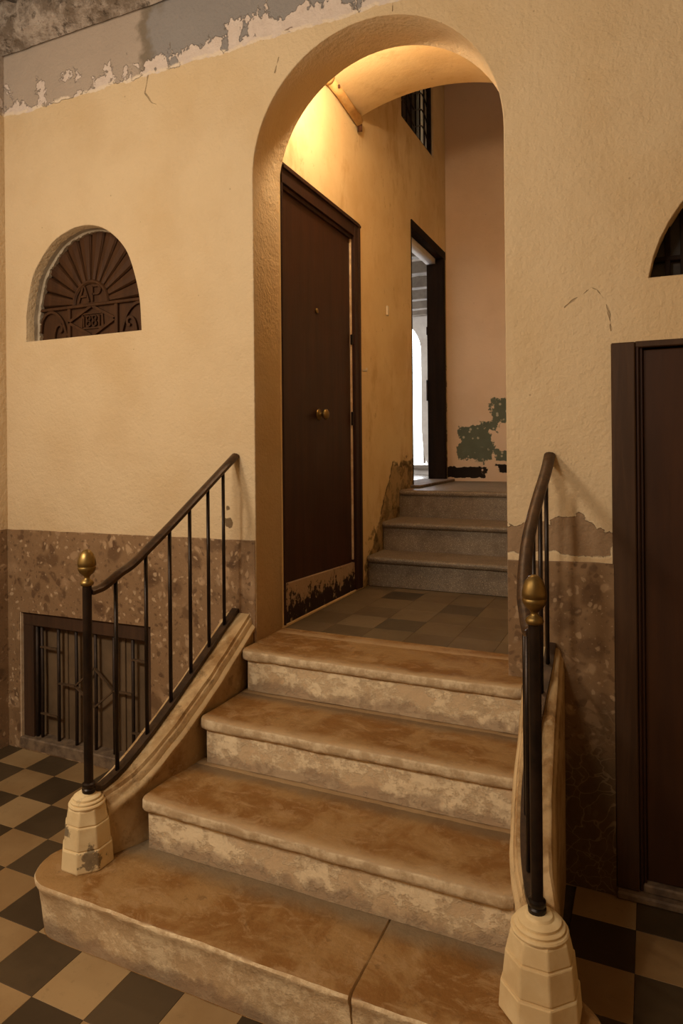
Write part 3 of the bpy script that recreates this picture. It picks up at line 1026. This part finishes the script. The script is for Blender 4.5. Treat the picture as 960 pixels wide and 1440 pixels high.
# ------------------------------------------------------------------ iron railings
def railing(label, side, c, xs, ybal, zf):
    root = empty('stair_railing', (c[0], c[1], 0.424))
    tag(root, label, 'railing', 'iron railings flanking the steps')
    x, y = c
    post = ob('newel_post', lathe(bmesh.new(), [(0.022, 0.424), (0.023, 0.437), (0.019, 0.441), (0.022, 0.445), (0.022, 0.455), (0.0155, 0.459), (0.0155, zf + 0.002)], (x, y, 0), 20), M['iron'], root, auto=True)
    prof = [(0.012, 1.126), (0.022, 1.129), (0.025, 1.138), (0.020, 1.148), (0.011, 1.154), (0.0095, 1.160), (0.014, 1.168), (0.024, 1.176), (0.0305, 1.188),
            (0.0325, 1.199), (0.0308, 1.201), (0.0308, 1.204), (0.0330, 1.206), (0.0328, 1.218), (0.030, 1.234), (0.0235, 1.252), (0.014, 1.264), (0.006, 1.268), (0.0005, 1.269)]
    prof = [(r * 0.93, zf + (z - 1.126) * 0.88) for r, z in prof]
    ob('finial', lathe(bmesh.new(), prof, (x, y, 0), 32), M['brass'], post, smooth=True).__setitem__('label', 'acorn shaped brass finial')
    # handrail
    pts = []
    for yy in (-0.004, -0.10, -0.22, -0.34, -0.46, -0.58, -0.66):
        pts.append((xs(yy), yy, 1.562 + 0.592 * yy))
    pts += [(xs(-0.71), -0.71, 1.152), (xs(-0.75), -0.75, 1.130), (xs(-0.785), -0.785, 1.113), (x - (x - xs(-0.785)) * 0.2, -0.830, zf - 0.022)]
    sec = [(-0.018, -0.010), (0.018, -0.010), (0.020, -0.004), (0.019, 0.004), (0.012, 0.010), (0.0, 0.0125), (-0.012, 0.010), (-0.019, 0.004), (-0.020, -0.004)]
    ob('handrail', tube(bmesh.new(), smooth_path(pts, 5), sec), M['iron_rail'], root, auto=True)
    # flat bar on the stringer
    pp = PL if side < 0 else PR
    bot = []
    for yy in (-0.012, -0.12, -0.24, -0.36, -0.48, -0.60, -0.68, -0.73, -0.77, -0.80):
        v = interp(pp, yy)
        bot.append((xs(yy), yy, v[1] + 0.014))
    bot.append((x, -0.832, 0.440))
    ob('bottom_bar', tube(bmesh.new(), smooth_path(bot, 4), rect(0.034, 0.014)), M['bar'], root)
    for yy in ybal:
        v = interp(pp, yy)
        ob('baluster', tube(bmesh.new(), [(xs(yy), yy, v[1] + 0.012), (xs(yy), yy, 1.562 + 0.592 * yy - 0.006 + (0.02 if yy < -0.7 else 0))], circ(0.0075, 8)), M['iron'], root, smooth=True)
    return root


def xl(y):
    return interp([(0.0, -1.200), (-0.2, -1.203), (-0.45, -1.208), (-0.60, -1.216), (-0.72, -1.230), (-0.79, -1.244), (-0.84, -1.252)], y)[0]


def xr(y):
    return interp([(0.0, 0.167), (-0.12, 0.166), (-0.25, 0.158), (-0.36, 0.155), (-0.47, 0.157), (-0.57, 0.166), (-0.67, 0.182), (-0.76, 0.206), (-0.84, 0.235)], y)[0]


yb_ = (-0.100, -0.211, -0.334, -0.458, -0.588, -0.728)
railing('black iron railing with brass finial left of the steps', -1, NLc, xl, yb_, 1.128)
railing('black iron railing with brass finial right of the steps, seen end on', 1, NRc, xr, yb_, 1.146)

# ------------------------------------------------------------------ window_1: barred cellar window, left
w1 = empty('window_1', (-2.12, 0.03, 0.05))
tag(w1, 'low barred cellar window with taupe panes in the left wainscot', kind='structure')
f = bmesh.new()
box(f, -2.568, -2.496, 0.012, 0.075, 0.06, 0.728, 0.003)
ob('stile', f, M['window_wood'], w1)
B('stile', -1.735, -1.686, 0.012, 0.075, 0.06, 0.735, M['window_wood'], w1, 0.003)
bm = bmesh.new()
box(bm, -2.568, -1.686, 0.010, 0.075, 0.655, 0.738, 0.004)
ob('top_rail', bm, M['window_wood'], w1)
B('sill', -2.576, -1.682, -0.012, 0.09, 0.0005, 0.062, M['threshold'], w1, 0.006)
B('edge_strip', -2.578, -2.567, -0.006, 0.06, 0.06, 0.735, M['pale_edge'], w1, 0.002)
for a, b in ((-2.496, -2.31), (-2.31, -2.12), (-2.12, -1.92), (-1.92, -1.735)):
    B('pane', a, b, 0.070, 0.078, 0.06, 0.66, M['pane'], w1)
for a in (-2.31, -2.12, -1.92):
    B('mullion', a - 0.010, a + 0.010, 0.060, 0.080, 0.06, 0.66, M['pane'], w1, 0.002)
for x in (-2.485, -2.450, -2.331, -2.207, -2.076, -1.952, -1.832):
    bm = tube(bmesh.new(), [(x, 0.030, 0.055), (x + random.uniform(-.003, .003), 0.030, 0.36), (x, 0.030, 0.668)], circ(0.0085, 8))
    ob('bar', bm, M['iron_dull'], w1, smooth=True)
for a, b in (((-2.207, 0.371), (-2.076, 0.481)), ((-2.076, 0.481), (-1.952, 0.381)), ((-1.952, 0.381), (-2.076, 0.281)), ((-2.076, 0.281), (-2.207, 0.371)),
             ((-2.331, 0.367), (-2.207, 0.371)), ((-1.952, 0.381), (-1.832, 0.383)), ((-2.450, 0.546), (-2.331, 0.548)), ((-2.450, 0.194), (-2.331, 0.192)),
             ((-1.832, 0.553), (-1.732, 0.553)), ((-1.832, 0.192), (-1.732, 0.192))):
    ob('tie_bar', bar(bmesh.new(), (a[0], 0.022, a[1]), (b[0], 0.022, b[1]), 0.008, 0.012), M['tie'], w1)

# ------------------------------------------------------------------ left fanlight: carved sunburst
fan = empty('carved_fanlight', (-2.13, 0.09, 2.165))
tag(fan, 'carved brown wooden sunburst fanlight lettered AP in the left wall niche', 'fanlight')
B('backing', -2.525, -1.725, 0.115, 0.14, 2.158, 2.74, M['black_wood'], fan)
hub = (-2.145, 2.352)


def ray_hit(a):
    """distance from the hub to the niche outline along angle a"""
    d = (math.cos(a), math.sin(a))
    best = 9
    pts = nicheL + [nicheL[0]]
    for p, q in zip(pts, pts[1:]):
        ex, ez = q[0] - p[0], q[1] - p[1]
        det = d[0] * -ez + d[1] * ex
        if abs(det) < 1e-9:
            continue
        rx, rz = p[0] - hub[0], p[1] - hub[1]
        t = (rx * -ez + rz * ex) / det
        u = (d[0] * rz - d[1] * rx) / det
        if t > 0 and -1e-6 <= u <= 1 + 1e-6:
            best = min(best, t)
    return best


NR = 12
for k in range(NR):
    a0 = math.radians(1.5 + 177 * k / NR)
    a1 = math.radians(1.5 + 177 * (k + 1) / NR)
    am = (a0 + a1) / 2
    def pt(a, r, y): return (hub[0] + r * math.cos(a), y, hub[1] + r * math.sin(a))
    rings = []
    for t in (0.0, 0.5, 1.0):
        ring = []
        for s, y in ((0.0, 0.114), (0.06, 0.100), (0.14, 0.092), (0.5, 0.089), (0.86, 0.092), (0.94, 0.100), (1.0, 0.114)):
            a = a0 + (a1 - a0) * s
            R1 = ray_hit(a) + 0.0
            r = 0.118 + (R1 - 0.118) * t
            ring.append(pt(a, r, y))
        ring += [pt(a1, 0.118 + (ray_hit(a1) - 0.118) * t, 0.116), pt(a0, 0.118 + (ray_hit(a0) - 0.118) * t, 0.116)]
        rings.append(ring)
    ob('ray', loft(bmesh.new(), rings), M['carved'], fan)
hb = bmesh.new()
loft(hb, [[(hub[0] + r * math.cos(math.radians(a)), y, hub[1] + r * math.sin(math.radians(a))) for a in range(0, 181, 10)] + [(hub[0] - r * 0.0, y, hub[1])] for r, y in ((0.126, 0.112), (0.126, 0.088), (0.120, 0.080), (0.112, 0.080), (0.104, 0.088))], True, False)
ob('hub_rim', hb, M['carved'], fan)
hb = bmesh.new()
loft(hb, [[(hub[0] + r * math.cos(math.radians(a)), y, hub[1] + r * math.sin(math.radians(a))) for a in range(0, 181, 10)] for r, y in ((0.108, 0.112), (0.108, 0.094))])
disc = ob('hub_disc', hb, M['carved'], fan)


def strokes(name, lines, y, w, parent, mat, d=0.012):
    bm = bmesh.new()
    for ln in lines:
        for a, b in zip(ln, ln[1:]):
            bar(bm, (a[0], y, a[1]), (b[0], y, b[1]), d, w, Vector((0, 1, 0)))
    return ob(name, bm, mat, parent)


def place(lines, ox, oz, sx, sz):
    return [[(ox + x * sx, oz + z * sz) for x, z in ln] for ln in lines]


LA = [[(0, 0), (0.42, 1), (0.58, 1), (1, 0)], [(0.18, 0.38), (0.82, 0.38)]]
LP = [[(0, 0), (0, 1), (0.6, 1), (0.85, 0.88), (0.88, 0.72), (0.8, 0.56), (0.6, 0.47), (0, 0.47)]]
L1 = [[(0.2, 0.8), (0.5, 1), (0.5, 0)]]
L8 = [[(0.5, 0.52), (0.15, 0.64), (0.12, 0.86), (0.5, 1), (0.88, 0.86), (0.85, 0.64), (0.5, 0.52), (0.1, 0.36), (0.1, 0.12), (0.5, 0), (0.9, 0.12), (0.9, 0.36), (0.5, 0.52)]]
strokes('lettering', place(LA, -2.225, 2.362, 0.072, 0.080) + place(LP, -2.130, 2.362, 0.062, 0.080), 0.088, 0.010, disc, M['carved'], 0.010)
# lower band with scrolls and a dated lozenge
band = B('band_panel', -2.522, -1.728, 0.098, 0.116, 2.160, 2.342, M['carved'], fan)
B('band_rail', -2.524, -1.727, 0.078, 0.112, 2.336, 2.352, M['carved'], fan, 0.003)
for x in (-2.296, -1.972):
    B('band_post', x - 0.011, x + 0.011, 0.082, 0.112, 2.160, 2.338, M['carved'], fan, 0.003)
loz = strokes('lozenge', [[(-2.298, 2.264), (-2.134, 2.340), (-1.976, 2.262), (-2.134, 2.184), (-2.298, 2.264)]], 0.086, 0.010, fan, M['carved'], 0.014)
strokes('date_frame', [[(-2.21, 2.225), (-2.205, 2.302), (-2.068, 2.302), (-2.062, 2.225), (-2.21, 2.225)]], 0.092, 0.006, loz, M['carved'], 0.007)
dt = place(L1, -2.208, 2.235, 0.030, 0.056) + place(L8, -2.178, 2.235, 0.034, 0.056) + place(L8, -2.138, 2.235, 0.034, 0.056) + place(L1, -2.102, 2.235, 0.030, 0.056)
strokes('date', dt, 0.090, 0.008, loz, M['carved'], 0.0065)
for sx, ox in ((1, -2.50), (-1, -1.745)):
    sc = [(0, 0.06), (0.01, 0.12), (0.04, 0.155), (0.08, 0.165), (0.12, 0.15), (0.155, 0.115), (0.175, 0.07), (0.19, 0.03)]
    sc2 = [(0.095, 0.005), (0.10, 0.05), (0.115, 0.085), (0.14, 0.095), (0.155, 0.08), (0.150, 0.06), (0.135, 0.055)]
    bm = bmesh.new()
    for s in (sc, sc2):
        pth = smooth_path([(ox + sx * p[0], 0.088, 2.165 + p[1]) for p in s], 4)
        tube(bm, pth, rect(0.014, 0.010), Vector((0, 1, 0)))
    ob('scroll', bm, M['carved'], fan)
# ragged plaster reveal round the panel, left side, niche shade put into its grey
rv = bmesh.new()
rings = []
pp = smooth_path([(x, 0, z) for x, z in nicheL[:50:2]], 5)
for i, v in enumerate(pp):
    t = i / (len(pp) - 1)
    inx, inz = (-2.12 - v.x), (2.35 - v.z)
    L_ = math.hypot(inx, inz)
    w = (0.010 + 0.010 * mnoise.noise(Vector((i * 0.30, 2, 0))) + 0.006 * mnoise.noise(Vector((i * 0.9, 7, 0)))) * (1 - t ** 3) + 0.004
    a, b = inx / L_, inz / L_
    rings.append([(v.x - a * 0.003, 0.008, v.z - b * 0.003), (v.x + a * 0.002, 0.009, v.z + b * 0.002), (v.x + a * 0.004, 0.05, v.z + b * 0.004), (v.x + a * 0.006, 0.074, v.z + b * 0.006), (v.x + a * (w + 0.004), 0.078, v.z + b * (w + 0.004)), (v.x + a * (w + 0.004), 0.100, v.z + b * (w + 0.004)), (v.x - a * 0.003, 0.100, v.z - b * 0.003)])
ob('reveal_plaster', loft(rv, rings), M['reveal'], fan, auto=True)

# ------------------------------------------------------------------ right transom niche
w2 = empty('window_2', (0.965, 0.06, 2.171))
tag(w2, 'dark arched transom window above the right door', kind='structure')
B('pane', 0.48, 1.45, 0.105, 0.112, 2.16, 2.62, M['dark_pane'], w2)
B('bottom_rail', 0.49, 1.44, 0.080, 0.105, 2.165, 2.19, M['black_wood'], w2, 0.003)
B('transom_bar', 0.49, 1.44, 0.080, 0.105, 2.245, 2.262, M['black_wood'], w2, 0.003)
for x in (0.565, 0.615, 0.72, 0.85, 0.965, 1.08, 1.21, 1.33):
    B('glazing_bar', x - 0.009, x + 0.009, 0.082, 0.105, 2.19, 2.60, M['black_wood'], w2, 0.002)

# ------------------------------------------------------------------ doors
d1 = empty('door_1', (-1.10, 0.72, 0.73))
tag(d1, 'plain dark red-brown door with brass knob in the left corridor wall', kind='structure')
bm = bmesh.new()
box(bm, -1.16, -1.088, 1.118, 1.195, 0.74, 2.935, 0.004)
box(bm, -1.16, -1.082, 1.170, 1.200, 0.74, 2.94, 0.004)
ob('jamb', bm, M['door_frame'], d1)
B('jamb', -1.16, -1.092, 0.250, 0.262, 0.74, 2.95, M['door_frame'], d1, 0.002)
bm = bmesh.new()
for (ya, za, yb, zb, dx, h) in ((0.250, 2.945, 1.200, 2.925, -1.078, 0.010), (0.250, 2.940, 1.195, 2.920, -1.090, 0.072), (0.250, 2.862, 1.135, 2.844, -1.104, 0.014)):
    vs = [(-1.16, ya, za - h), (dx, ya, za - h), (dx, ya, za + h * 0.35), (-1.16, ya, za + h * 0.35)]
    vt = [(-1.16, yb, zb - h), (dx, yb, zb - h), (dx, yb, zb + h * 0.35), (-1.16, yb, zb + h * 0.35)]
    loft(bm, [vs, vt])
ob('lintel', bm, M['door_frame'], d1)
leaf = plate('leaf', [(0.262, 0.935), (1.108, 0.905), (1.108, 2.842), (0.262, 2.862)], [], -1.155, -1.118, M['door'], 'yz', d1, 0.002)
B('pale_edge', -1.150, -1.108, 1.106, 1.119, 0.92, 2.835, M['pale_edge'], d1, 0.002)  # pale strip between leaf and jamb
plate('peeling_sill', [(0.258, 0.742), (1.118, 0.742), (1.118, 0.900), (0.258, 0.930)], [], -1.16, -1.105, M['peel'], 'yz', d1, 0.003)
kn = lathe(bmesh.new(), [(0.030, 0.0), (0.031, 0.004), (0.024, 0.008), (0.011, 0.012), (0.010, 0.024), (0.022, 0.030), (0.029, 0.040), (0.029, 0.048), (0.020, 0.056), (0.0005, 0.058)], (-1.118, 0.680, 1.768), 20, 'x')
ob('knob', kn, M['brass'], leaf, smooth=True)['label'] = 'round brass knob'
ob('peephole', lathe(bmesh.new(), [(0.014, 0), (0.014, 0.006), (0.008, 0.008), (0.0005, 0.006)], (-1.118, 0.664, 2.323), 16, 'x'), M['brass'], leaf, smooth=True)
B('hinge', -1.112, -1.096, 1.098, 1.112, 2.20, 2.26, M['iron'], d1, 0.002)
B('hinge', -1.112, -1.096, 1.098, 1.112, 1.72, 1.80, M['iron'], d1, 0.002)

d2 = empty('door_2', (-1.19, 2.66, 1.30))
tag(d2, 'open doorway with black wooden frame to a bright room at the back', kind='structure')
B('jamb', -1.243, -1.092, 3.055, 3.110, 1.300, 3.258, M['black_wood'], d2, 0.003)
B('jamb', -1.243, -1.097, 2.208, 2.224, 1.300, 3.27, M['black_wood'], d2, 0.003)
plate('lintel', [(2.208, 3.215), (3.11, 3.197), (3.11, 3.258), (2.208, 3.275)], [], -1.16, -1.090, M['black_wood'], 'yz', d2, 0.002)
plate('soffit', [(2.224, 3.175), (3.055, 3.157), (3.055, 3.258), (2.224, 3.275)], [], -1.243, -1.165, M['white'], 'yz', d2)
B('threshold', -1.30, -1.02, 2.15, 3.10, 1.286, 1.306, M['threshold'], d2, 0.004)
B('latch_plate', -1.250, -1.236, 3.040, 3.056, 1.98, 2.16, M['iron_dull'], d2, 0.002)
B('latch_plate', -1.247, -1.240, 3.044, 3.056, 2.55, 2.62, M['iron_dull'], d2, 0.002)

d3 = empty('door_3', (0.96, 0.02, 0.03))
tag(d3, 'dark brown door with wide casing right of the steps', kind='structure')
B('casing', 0.379, 0.458, -0.010, 0.08, 0.03, 1.954, M['frame_right'], d3, 0.004)
B('inner_moulding', 0.458, 0.471, -0.002, 0.08, 0.03, 1.945, M['door_frame'], d3, 0.004)
B('inner_moulding', 0.4705, 0.481, 0.008, 0.08, 0.03, 1.940, M['door_frame'], d3, 0.002)
B('casing', 1.462, 1.534, -0.010, 0.08, 0.03, 1.954, M['frame_right'], d3, 0.004)
B('head_casing', 0.458, 1.462, -0.004, 0.08, 1.934, 1.956, M['frame_right'], d3, 0.003)
B('leaf', 0.480, 1.463, 0.022, 0.062, 0.060, 1.928, M['door_right'], d3, 0.003)
B('threshold', 0.383, 1.53, -0.030, 0.09, 0.0005, 0.028, M['threshold'], d3, 0.006)
B('threshold', 0.470, 1.46, -0.004, 0.09, 0.028, 0.058, M['threshold'], d3, 0.005)

# ------------------------------------------------------------------ corridor fittings
grl = empty('high_grille', (-1.12, 2.42, 3.96))
tag(grl, 'dark metal grille set high in the corridor wall under the vault', 'grille')
B('backing', -1.24, -1.22, 2.03, 2.81, 3.965, 4.745, M['dark_pane'], grl)
for a in (2.035, 2.80):
    B('frame_bar', -1.15, -1.115, a - 0.012, a + 0.012, 3.965, 4.745, M['iron_dull'], grl, 0.002)
for a in (3.978, 4.732):
    B('frame_bar', -1.15, -1.115, 2.03, 2.81, a - 0.012, a + 0.012, M['iron_dull'], grl, 0.002)
for k in range(6):
    y = 2.14 + 0.11 * k
    ob('bar', tube(bmesh.new(), [(-1.14, y, 3.97), (-1.14, y, 4.74)], circ(0.007, 6)), M['iron'], grl)
for k in range(5):
    z = 4.10 + 0.13 * k
    ob('scroll_bar', tube(bmesh.new(), smooth_path([(-1.14, 2.04, z), (-1.135, 2.22, z + 0.05), (-1.14, 2.42, z - 0.03), (-1.135, 2.62, z + 0.05), (-1.14, 2.80, z)], 4), circ(0.006, 6)), M['iron'], grl)

pipe = empty('vault_pipe', (-1.07, 0.8, 3.56))
tag(pipe, 'cream painted pipe running along the corner of vault and corridor wall', 'pipe')
ob('pipe_run', tube(bmesh.new(), [(-1.072, 0.74, 3.600), (-1.072, 0.9, 3.588), (-1.072, 1.17, 3.548)], circ(0.026, 14)), M['cream_pipe'], pipe, smooth=True)
ob('end_socket', tube(bmesh.new(), [(-1.072, 0.715, 3.602), (-1.072, 0.755, 3.599)], circ(0.033, 14)), M['cream_pipe'], pipe, smooth=True)
ob('rusty_end', tube(bmesh.new(), [(-1.074, 1.16, 3.548), (-1.074, 1.185, 3.535), (-1.08, 1.20, 3.50)], circ(0.015, 10)), M['rust'], pipe, smooth=True)
ob('bolt', lathe(bmesh.new(), [(0.010, 0), (0.010, 0.008), (0.0005, 0.010)], (-1.048, 0.82, 3.586), 10, 'x'), M['rust'], pipe)

bt = B('bell_push', -1.0985, -1.085, 1.665, 1.695, 2.470, 2.535, M['plastic'], None, 0.004, 2)
tag(bt, 'small ivory bell push on the corridor wall between the two doors', 'bell push')
hk = ob('wall_hook', tube(bmesh.new(), [(-1.099, 1.262, 2.060), (-1.075, 1.262, 2.058), (-1.072, 1.262, 2.075)], circ(0.006, 8)), M['plastic'], None, smooth=True)
tag(hk, 'tiny pale hook beside the frame of the corridor door', 'hook')

# ------------------------------------------------------------------ bright room beyond the open doorway
tag(B('floor_room', -5.2, -1.242, 1.6, 7.4, 1.05, 1.165, M['polished']), 'polished floor of the bright back room', kind='structure')
tag(B('ceiling_room', -5.2, -1.242, 1.6, 7.4, 3.62, 3.75, M['white']), kind='structure')
arcw = [(-3.60, 1.30), (-3.60, 2.98)] + arc(-3.08, 2.98, 0.52, 0.52, 180, 0, 24)[1:-1] + [(-2.56, 2.98), (-2.56, 1.80), (-2.545, 1.60), (-2.515, 1.42), (-2.47, 1.30)]
tag(plate('wall_room_back', [(-5.2, 1.10), (-1.242, 1.10), (-1.242, 3.62), (-5.2, 3.62)], [arcw], 7.0, 7.25, M['white'], 'xz'), 'white wall with the arched window in the back room', kind='structure')
tag(plate('wall_room_left', [(1.6, 1.05), (7.4, 1.05), (7.4, 3.75), (1.6, 3.75)], [[(2.6, 1.7), (6.2, 1.7), (6.2, 3.3), (2.6, 3.3)]], -5.4, -5.2, M['white'], 'yz'), kind='structure')  # opening added out of view to let more daylight into the room
tag(B('wall_room_front', -5.2, -1.242, 1.4, 1.6, 1.05, 3.75, M['white']), kind='structure')
tag(B('wall_room_right', -1.242, -1.10, 3.30, 7.4, 1.05, 3.75, M['white']), kind='structure')
for k, y in enumerate((3.3, 3.95, 4.60, 5.25, 5.88, 6.46, 6.90)):
    tag(B('ceiling_beam', -5.19, -1.25, y - 0.06, y + 0.06, 3.49, 3.62, M['beam'], None, 0.006),
        'grey painted beam across the ceiling of the bright back room', 'beam', 'ceiling beams of the back room')
w3 = empty('window_3', (-3.08, 7.0, 1.30))
tag(w3, 'tall arched window glowing with daylight in the back room', kind='structure')
B('sill', -3.7, -2.40, 6.93, 7.02, 1.245, 1.302, M['beam'], w3, 0.004)
fr = [(x, 7.14, z) for (x, z) in [(-2.56, 1.32), (-2.56, 2.98)] + arc(-3.08, 2.98, 0.52, 0.52, 0, 180, 24)[1:] + [(-3.60, 1.32)]]
ob('frame', tube(bmesh.new(), fr, rect(0.03, 0.05), Vector((0, 1, 0))), M['beam'], w3)
